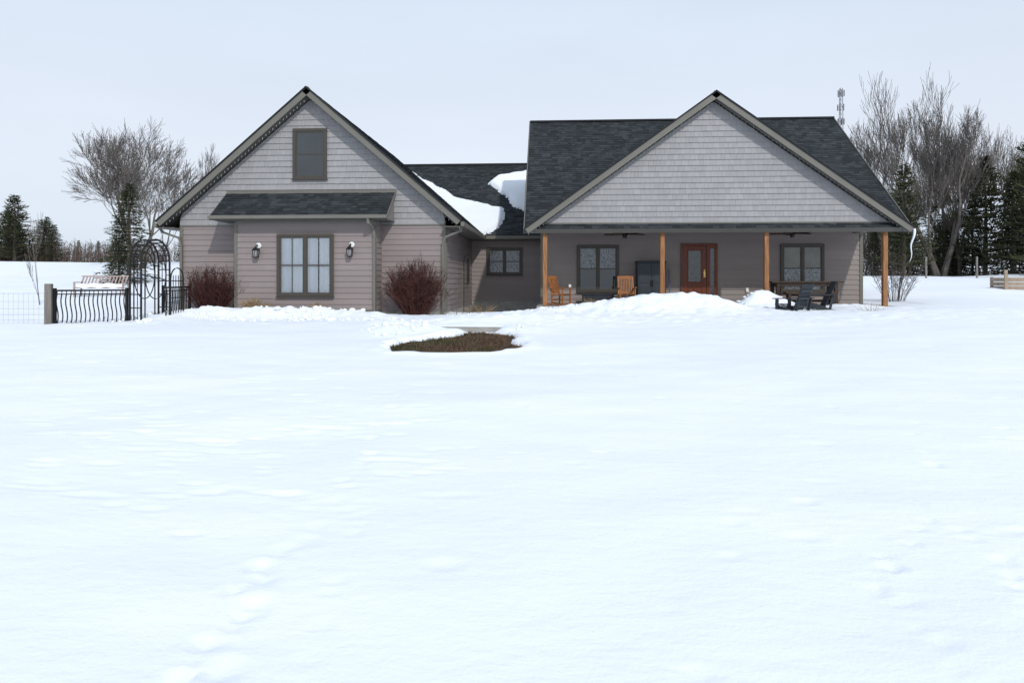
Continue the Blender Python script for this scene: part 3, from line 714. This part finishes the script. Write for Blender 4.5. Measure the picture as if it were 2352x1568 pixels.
def conifer_mesh(seed,h,rad,full=1.0,pine=False):
    r=random.Random(seed); b=MB(); b2=MB()
    b2.tube([(0,0,-.3),(0.03,0,h*.5),(0,0.02,h*.97)],[rad*.075,rad*.045,.01],6)
    z=h*(.10 if pine else .03)
    while z<h*.985:
        t=z/h
        Lm=rad*((1-t)**.75)*1.05*r.uniform(.82,1.15)
        if pine: Lm=rad*min(1,(1-t)*1.9)**.8*r.uniform(.5,1.1)
        nb=r.randint(5,8) if Lm>.3 else 4
        a0=r.random()*6.28
        for k in range(nb):
            a=a0+k*6.28/nb+r.uniform(-.3,.3); L=max(.12,Lm*r.uniform(.55,1.15)); 
            rise=(.45-.75*(1-t)) if not pine else r.uniform(-.05,.35)
            c,s=math.cos(a),math.sin(a)
            tip=Vector((c*L,s*L,L*rise*.6)); base=Vector((0,0,z)); 
            if L>.5: b2.tube([base,base+tip*.5+Vector((0,0,L*.03)),base+tip*.92],[.022,.014,.006],3,cap=False)
            n=max(3,int(L/.11*full))
            shade=r.random()*.5
            for i in range(n):
                f=(i+.7)/n; 
                if f<.15: continue
                wd=(.10+.26*(1-f))*min(L,1.6)*.8
                for q in range(3):
                    o=r.uniform(-1,1)*wd
                    p=base+tip*f+Vector((-s*o,c*o,r.uniform(-.06,.05)-abs(o)*.15-(.12*L*f*f if not pine else 0)))
                    sz=r.uniform(.10,.22)*(1.15 if pine else 1)
                    d=Vector((c+r.uniform(-.9,.9),s+r.uniform(-.9,.9),r.uniform(-.5,.5)+(.5 if pine else -.1))).normalized()*sz
                    w=d.cross(Vector((r.uniform(-1,1),r.uniform(-1,1),r.uniform(-1,1)))).normalized()*sz*r.uniform(.18,.34)
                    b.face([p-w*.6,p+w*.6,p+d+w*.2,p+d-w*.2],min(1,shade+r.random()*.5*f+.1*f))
        z+=max(.10,.042*h*(1-.5*t))*r.uniform(.7,1.15)
    return b,b2
CON={}
def conifer(kind,seed,x,y,top,width=None,name='spruce_tree'):
    zb=hbase(x,y)-.05; h=top-zb
    key=(kind,seed)
    if key not in CON:
        ch=6.0; cr={'spruce':1.45,'pine':1.7,'wide':2.3}[kind]
        b,b2=conifer_mesh(seed,ch,cr,1.0,pine=(kind=='pine'))
        i=len(b.v); nf=len(b.f)
        me_v=b.v+b2.v; me_f=b.f+[tuple(q+i for q in f) for f in b2.f]
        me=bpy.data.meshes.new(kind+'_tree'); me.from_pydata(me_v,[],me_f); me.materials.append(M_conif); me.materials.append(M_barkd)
        me.polygons.foreach_set('material_index',[0]*nf+[1]*len(b2.f))
        at=me.attributes.new('var','FLOAT','FACE'); at.data.foreach_set('value',[float(q) for q in b.var+b2.var]); me.update()
        CON[key]=me
    o=bpy.data.objects.new(name,CON[key]); COL.objects.link(o); o.location=(x,y,zb)
    s=h/6.0; w=s*(width or 1); o.scale=(w,w,s); o.rotation_euler[2]=R.random()*6.28
for k,sd,x,y,t,w in (('pine',1,-45.3,55,8.1,1.25),('wide',2,-43.2,56,6.3,1.1),('spruce',3,-41.8,55,5.6,1.3),('pine',4,-47.5,57,7.0,1.5),('wide',2,-49.5,60,6.9,1.2),('pine',1,-44.3,57,6.2,1.6),
    ('spruce',3,-50.5,70,5.2,1.0),('spruce',5,-41.4,60,4.5,1.0),('spruce',5,-21.2,33,5.75,1.2),('spruce',3,-22.1,33.6,4.2,1.1),('pine',1,-26.0,47,4.6,1.1),('spruce',3,-55,62,6.5,1.0),('pine',4,-60,60,8,1.0),
    ('pine',1,21.9,44,8.2,.8),('spruce',5,21.0,46,4.3,1.3),('spruce',3,25.4,47,5.9,1.1),('wide',2,28.2,51,5.7,1.1),('spruce',5,28.4,48,6.7,1.0),('pine',4,28.0,46,9.0,.95),
    ('wide',2,28.5,44,7.6,.9),('pine',1,28.8,42,10.3,1.0),('spruce',3,24.0,51,6.5,1.1),('pine',4,22.9,46,5.6,1.2),('spruce',5,24.4,49,4.8,1.4),('wide',2,26.7,48,5.0,1.2),('spruce',3,29.7,46,8.0,1.0),('pine',1,30.5,45,10,1.0),
    ('wide',2,33,47,9,1.0),('pine',4,36,50,10,1.0),('spruce',5,26.2,52,6.0,1.1),('spruce',3,30.3,53,7.0,1.1),('pine',4,20.0,50,6.0,1.0)):
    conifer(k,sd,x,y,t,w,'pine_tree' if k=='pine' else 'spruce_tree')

def shrub(name,x,y,z,rx,ry,h,n,seed,m,thick=.007,twigs=4,lean=1.0):
    r=random.Random(seed); b=MB()
    for i in range(n):
        a=r.random()*6.28; q=math.sqrt(r.random()); bx=math.cos(a)*q*rx*.35; by=math.sin(a)*q*ry*.35
        H=h*r.uniform(.55,1.08)*(1-.28*q*q); tx=math.cos(a)*q*rx*lean*r.uniform(.85,1.15)+r.uniform(-.08,.08); ty=math.sin(a)*q*ry*lean+r.uniform(-.08,.08)
        pts=[]
        for k in range(5):
            t=k/4; pts.append(Vector((bx+(tx-bx)*t**1.3+r.uniform(-.02,.02),by+(ty-by)*t**1.3,H*t)))
        v=r.random(); b.tube(pts,[thick,thick*.9,thick*.75,thick*.6,thick*.4],3,var=v,cap=False)
        for k in range(twigs):
            t=r.uniform(.25,.95)*4; j=min(int(t),3); p=pts[j].lerp(pts[j+1],t-j)
            d=Vector((r.uniform(-1,1),r.uniform(-1,1),r.uniform(.4,1.5))).normalized()*h*r.uniform(.10,.24)
            p2=p+d*.5+Vector((0,0,.01)); b.tube([p,p2,p+d],[thick*.6,thick*.5,thick*.3],3,var=v,cap=False)
            for g_ in range(2):
                d2=Vector((r.uniform(-1,1),r.uniform(-1,1),r.uniform(.2,1.2))).normalized()*h*r.uniform(.04,.10)
                b.tube([p2,p2+d2],[thick*.5,thick*.3],3,var=v,cap=False)
    return b.obj(name,m,None,(x,y,z))
shrub('bare_shrub',-10.15,19.75,-.2,.90,.45,1.42,270,1,M_twig,.008,6)
shrub('bare_shrub',-4.02,19.85,-.25,1.02,.5,1.62,330,2,M_twig,.008,6)
shrub('bare_shrub',11.9,24.6,.0,1.0,.6,2.1,40,3,M_barkd,.009,5)
shrub('dry_grass_tuft',-8.75,19.35,-.12,.36,.15,.45,170,4,M_grassd,.006,1)
shrub('dry_grass_tuft',-8.25,19.3,-.12,.3,.15,.30,100,14,M_grassd,.006,1)
shrub('dry_grass_tuft',-6.75,19.3,-.12,.28,.12,.32,100,5,M_grassd,.006,1)
shrub('dry_grass_tuft',1.15,21.2,.0,.3,.15,.3,60,6,M_grassd,.004,1)
shrub('dry_grass_tuft',8.7,19.2,-.15,.5,.25,.4,30,7,M_grassd,.003,2)
shrub('dry_grass_tuft',-.2,19.0,-.25,.7,.3,.28,40,8,M_grassd,.003,2)
shrub('dry_grass_tuft',-2.3,21.5,-.25,.7,.4,.35,60,9,M_grassd,.003,2)
def brush(name,pts,h,n,seed,m,thick=.02):
    r=random.Random(seed); b=MB()
    for i in range(n):
        t=r.random()*(len(pts)-1); k=min(int(t),len(pts)-2); f=t-k
        x=pts[k][0]*(1-f)+pts[k+1][0]*f+r.uniform(-2,2); y=pts[k][1]*(1-f)+pts[k+1][1]*f+r.uniform(-3,3)
        z=hbase(x,y)-.1; H=h*r.uniform(.4,1.1)
        p=Vector((x,y,z)); q=p+Vector((r.uniform(-.3,.3)*H,r.uniform(-.3,.3)*H,H)); v=r.random()
        b.tube([p,p.lerp(q,.5)+Vector((r.uniform(-.1,.1),0,0)),q],[thick,thick*.7,thick*.4],3,var=v,cap=False)
        for j in range(5):
            s=p.lerp(q,r.uniform(.3,.95)); d=Vector((r.uniform(-1,1),r.uniform(-1,1),r.uniform(.3,1.3))).normalized()*H*r.uniform(.12,.3)
            b.tube([s,s+d],[thick*.6,thick*.3],3,var=v,cap=False)
    b.obj(name,m)
brush('distant_brush',[(-56,60),(-45,58),(-32,56)],2.0,1300,5,M_brush)
brush('distant_woodland',[(45,118),(62,128),(80,130),(100,130)],9,1300,6,M_barkd,.05)
brush('distant_brush',[(17,50),(24,55),(34,56)],3.5,700,7,M_brush,.02)

# ================================================================ left fence, arch
def gz(x,y): return hbase(x,y)
e=empty('garden_fence'); rl=MB(); bl=MB()
def fence(p,q,nb,zt,zb):
    p=Vector(p+(0,));q=Vector(q+(0,)); d=(q-p).normalized()
    for z,hh in ((zt,.045),(zt-.09,.028),(zb,.03)):
        rl.beam(p+Vector((0,0,z)),q+Vector((0,0,z)),.04,hh)
    n_=Vector((-d.y,d.x,0))
    for i in range(nb):
        c=p.lerp(q,(i+.5)/nb)
        pts=[c+Vector((0,0,zb+(zt-.08-zb)*k/8))+d*.020*math.sin(k/8*math.pi*2)+n_*.012*math.sin(k/8*math.pi*2) for k in range(9)]
        bl.tube(pts,.014,6)
        bl.tube([c+Vector((0,0,zt-.08)),c+Vector((0,0,zt))],.010,5)
    for c in (p,q): rl.beam(c+Vector((0,0,zb-.35)),c+Vector((0,0,zt+.06)),.06,.06)
fence((-12.3,16.2),(-11.0,17.05),16,.56,-.26)
fence((-10.50,17.85),(-10.86,19.85),11,.62,-.2)
rl.obj('rails',M_black,e); bl.obj('balusters',M_black,e)
e=empty('garden_arch'); b=MB()
A=Vector((-10.95,17.1,0));B=Vector((-10.57,17.75,0)); off=Vector((.40,-.16,0))
def hoop(A,B,zt,r,zb=-.5,spring=1.32):
    pts=[Vector((A.x,A.y,zb)),Vector((A.x,A.y,spring*.5)),Vector((A.x,A.y,spring))]
    for k in range(1,12):
        t=math.pi*k/12; c=(A+B)/2; hv=(A-B)/2
        pts.append(Vector((c.x+hv.x*math.cos(t),c.y+hv.y*math.cos(t),spring+(zt-spring)*math.sin(t))))
    pts+=[Vector((B.x,B.y,spring)),Vector((B.x,B.y,spring*.5)),Vector((B.x,B.y,zb))]
    b.tube(pts,r,6); return pts
h1=hoop(A,B,1.88,.026);h2=hoop(A+off,B+off,1.88,.026)
d=(B-A).normalized()*.10
h3=hoop(A+d,B-d,1.77,.017,spring=1.28);h4=hoop(A+off+d,B+off-d,1.77,.017,spring=1.28)
for k in range(2,15): b.tube([h1[k],h2[k]],.014,5)
for z in (.1,.45,.8,1.1):
    for C in (A,B): b.tube([C+Vector((0,0,z)),C+off+Vector((0,0,z))],.014,5)
for C in (A,B):
    for f in (.33,.67): b.tube([C+off*f+Vector((0,0,-.4)),C+off*f+Vector((0,0,1.35))],.011,5)
for O_ in (Vector((0,0,0)),off):
    c=(A+B)/2+O_+Vector((0,0,.95)); hv=(B-A)/2*.72
    b.tube([c+hv*math.cos(t*math.pi/14)+Vector((0,0,.62*math.sin(t*math.pi/14))) for t in range(29)],.014,5)
    for s in (-1,1):
        C=(A+B)/2+hv*s*1.0+O_; b.tube([C+Vector((0,0,.95)),(A+B)/2+(B-A)/2*s+O_+Vector((0,0,.95))],.011,5)
b.obj('frame',M_black,e)
b=MB(); G0=B+off; G1=G0+Vector((.10,.5,0)); G0=G0+Vector((0,.05,0))
pts=[G0+Vector((0,0,-.25)),G0+Vector((0,0,.85))]+[ (G0+G1)/2+(G0-G1)/2*math.cos(math.pi*k/8)+Vector((0,0,.85+.3*math.sin(math.pi*k/8))) for k in range(1,8)]+[G1+Vector((0,0,.85)),G1+Vector((0,0,-.25))]
b.tube(pts,.018,6)
for z in (-.2,.35,.8): b.tube([G0+Vector((0,0,z)),G1+Vector((0,0,z))],.014,5)
for k in range(1,5): 
    c=G0.lerp(G1,k/5); b.tube([c+Vector((0,0,-.2)),c+Vector((0,0,.95))],.011,5)
b.obj('gate_leaf',M_black,e)
b=MB(); b.box(-.075,.075,-.075,.075,-.5,.78); b.obj('fence_post',M_greywood,None,(-12.42,16.15,-.05),.3,bevel=.012)
e=empty('wire_fence'); b=MB(); w=MB()
posts=[(-12.5,16.1),(-15.2,16.8),(-18.5,17.6),(-22,18.6)]
for (p,q) in zip(posts[:-1],posts[1:]):
    for k,z in enumerate((.02,.14,.27,.42,.6,.8)):
        w.tube([(p[0],p[1],gz(*p)+z),((p[0]+q[0])/2,(p[1]+q[1])/2,gz(*p)+z-.02),(q[0],q[1],gz(*q)+z)],.0028,4)
    n=16
    for i in range(n):
        t=i/n; x=p[0]+(q[0]-p[0])*t; y=p[1]+(q[1]-p[1])*t; w.tube([(x,y,gz(x,y)),(x,y,gz(x,y)+.8)],.0022,3)
    b.tube([(q[0],q[1],-.6),(q[0],q[1],gz(*q)+.95)],.04,8)
b.obj('posts',M_greywood,e); w.obj('wires',M_galv,e)

# slatted garden bench beyond the fence, with snow on it
e=empty('garden_bench',(-17.7,26.0,gz(-17.7,26)-.12),.1)
b=MB()
for i in range(15): b.beam((-.92+i*.13,-.02,.40),(-.92+i*.13+.03,.2,.84),.05,.02,up=(0,1,.5))
b.beam((-.98,.20,.84),(1.0,.20,.84),.04,.05); b.beam((-.98,-.02,.44),(1.0,-.02,.44),.04,.04)
for i in range(4): b.beam((-.95,-.08-.11*i,.38),(1.0,-.08-.11*i,.38),.09,.02)
for s in (-.9,.95):
    b.beam((s,-.45,0),(s,-.45,.60),.05,.05); b.beam((s,.02,0),(s,.02,.45),.05,.05); b.beam((s,-.48,.60),(s,.12,.60),.06,.03)
b.obj('slats',M_redwood,e)
b=MB(); n=24
for i in range(n):
    for j in range(6):
        def f(a,c):
            u=a/n;v=c/6; return (-.93+1.9*u,-.46+.43*v,.395+.16*math.sqrt(max(0,1-(2*u-1)**6))*math.sqrt(max(0,1-(2*v-1)**4))+.02*math.sin(a*.9))
        b.face([f(i,j),f(i+1,j),f(i+1,j+1),f(i,j+1)],0)
b.obj('seat_snow',M_snow,e,smooth=True)
b=MB()
b.tube([(0,0,-.3),(0,0,1.65),(.02,0,1.82),(.12,0,1.9),(.24,0,1.85),(.28,0,1.7)],.014,6); b.tube([(.28,0,1.7),(.28,0,1.45)],.005,4)
b.tube([(-.0,0,.9),(.35,0,.9)],.007,4)
b.obj('shepherd_hook',M_black,None,(-3.0,23.0,-.2))
b=MB()
for x in (0,.22): b.tube([(x,0,0),(x,0,1.0)],.016,5)
for z in (.1,.4,.7,.95): b.tube([(0,0,z),(.22,0,z)],.012,5)
for x in (.07,.15): b.tube([(x,0,.1),(x,0,.95)],.010,5)
b.obj('metal_wall_trellis',M_black,None,(-3.16,25.5,.65),1.57)
for (x,y,h) in ((-2.72,20.6,1.25),(-2.85,20.2,1.15),(-2.55,20.9,.9)):
    b=MB(); b.tube([(0,0,-.3),(0,0,h)],.008,5); 
    b.tube([(-.04,0,h),(0,0,h+.05),(.04,0,h),(0,0,h-.05),(-.04,0,h)],.008,5); b.obj('garden_stake',M_barkd,None,(x,y,-.2))
# raised wooden bed at right
b=MB()
for z in (.18,.36,.54): 
    b.box(-1.6,1.6,-.5,-.455,z-.08,z+.08); b.box(-1.6,1.6,.455,.5,z-.08,z+.08); b.box(-1.6,-1.555,-.455,.455,z-.08,z+.08); b.box(1.555,1.6,-.455,.455,z-.08,z+.08)
for sx in (-1.5,0,1.5):
    for sy in (-.53,.53): b.box(sx-.05,sx+.05,sy-.03,sy+.03,-.35,.66)
b.box(-1.62,-1.50,-.6,-.54,-.3,.95)
o=b.obj('raised_garden_bed',M_tanwood,None,(20.5,30.2,gz(20.5,30.2)-.08),-.05,bevel=.006)
for x,y in ((20.6,39),(23.9,40)):
    b=MB(); b.tube([(0,0,-.3),(0,0,1.2)],.05,8); b.obj('field_post',M_greywood,None,(x,y,gz(x,y)))
# communications mast
b=MB(); 
for k in range(3):
    a=k*2.094; c,s=math.cos(a),math.sin(a); b.tube([(c*.8,s*.8,0),(c*.35,s*.35,42)],.06,4)
for i in range(42):
    z=i; r0=.8-.45*z/42; r1=.8-.45*(z+1)/42
    for k in range(3):
        a=k*2.094;a2=a+2.094
        b.tube([(math.cos(a)*r0,math.sin(a)*r0,z),(math.cos(a2)*r1,math.sin(a2)*r1,z+1)],.04,3)
for z in (35,38,41):
    for k in range(5):
        a=k*1.257+z; c,s=math.cos(a)*.62,math.sin(a)*.62
        b.box(c-.10,c+.10,s-.10,s+.10,z-.8,z+.5); b.tube([(0,0,z),(c,s,z)],.05,3)
b.obj('communications_mast',mat('mast_steel',(0.20,0.20,0.22),rough=.6),None,(61.6,150,0))

# ================================================================ world, sun, camera
EL=math.radians(35.6); AZ=math.atan2(.5,1.0)
w=bpy.data.worlds.new('World'); scene.world=w; w.use_nodes=True
nt=w.node_tree;N=nt.nodes;L=nt.links; N.clear()
out=N.new('ShaderNodeOutputWorld'); sky=N.new('ShaderNodeTexSky'); sky.sky_type='NISHITA'; sky.sun_disc=False
sky.sun_elevation=EL; sky.sun_rotation=math.pi-AZ; sky.air_density=1.0; sky.dust_density=3.0
bg=N.new('ShaderNodeBackground'); bg.inputs[1].default_value=.10; L.new(sky.outputs[0],bg.inputs[0])
tc=N.new('ShaderNodeTexCoord'); sep=N.new('ShaderNodeSeparateXYZ'); L.new(tc.outputs['Generated'],sep.inputs[0])
rmp=N.new('ShaderNodeValToRGB'); el=rmp.color_ramp.elements
el[0].position=0.0; el[0].color=(0.76,0.86,0.98,1); el[1].position=1.0; el[1].color=(0.60,0.70,0.86,1)
q=el.new(.18); q.color=(0.83,0.89,1.0,1); q=el.new(.42); q.color=(0.73,0.845,0.98,1)
L.new(sep.outputs[2],rmp.inputs[0])
mp=N.new('ShaderNodeMapping'); mp.inputs['Scale'].default_value=(1,1,4); L.new(tc.outputs['Generated'],mp.inputs[0])
nz=N.new('ShaderNodeTexNoise'); nz.inputs['Scale'].default_value=2.0; nz.inputs['Detail'].default_value=5; L.new(mp.outputs[0],nz.inputs['Vector'])
mr=N.new('ShaderNodeMapRange'); mr.inputs[1].default_value=.3; mr.inputs[2].default_value=.7; mr.inputs[3].default_value=.985; mr.inputs[4].default_value=1.055; L.new(nz.outputs[0],mr.inputs[0])
bg2=N.new('ShaderNodeBackground'); L.new(rmp.outputs[0],bg2.inputs[0]); L.new(mr.outputs[0],bg2.inputs[1])
mx=N.new('ShaderNodeMixShader'); mx.inputs[0].default_value=.88; L.new(bg.outputs[0],mx.inputs[1]); L.new(bg2.outputs[0],mx.inputs[2]); L.new(mx.outputs[0],out.inputs[0])

sd=bpy.data.lights.new('sun','SUN'); sd.energy=2.2; sd.angle=math.radians(1.5); sd.color=(1,.965,.91)
so=bpy.data.objects.new('sun',sd); COL.objects.link(so)
so.rotation_euler=Vector((.5,-1,.8)).to_track_quat('Z','Y').to_euler(); so.location=(20,-20,30)

cd=bpy.data.cameras.new('camera'); cam=bpy.data.objects.new('camera',cd); COL.objects.link(cam)
cam.location=(0,0,.80); cam.rotation_euler=(math.radians(90),0,math.radians(3.4)); cd.lens=24; cd.sensor_width=36; cd.shift_y=-.0591; cd.clip_end=3000; cd.clip_start=.05
scene.camera=cam
scene.view_settings.view_transform='Standard'; scene.view_settings.look='None'; scene.view_settings.exposure=0
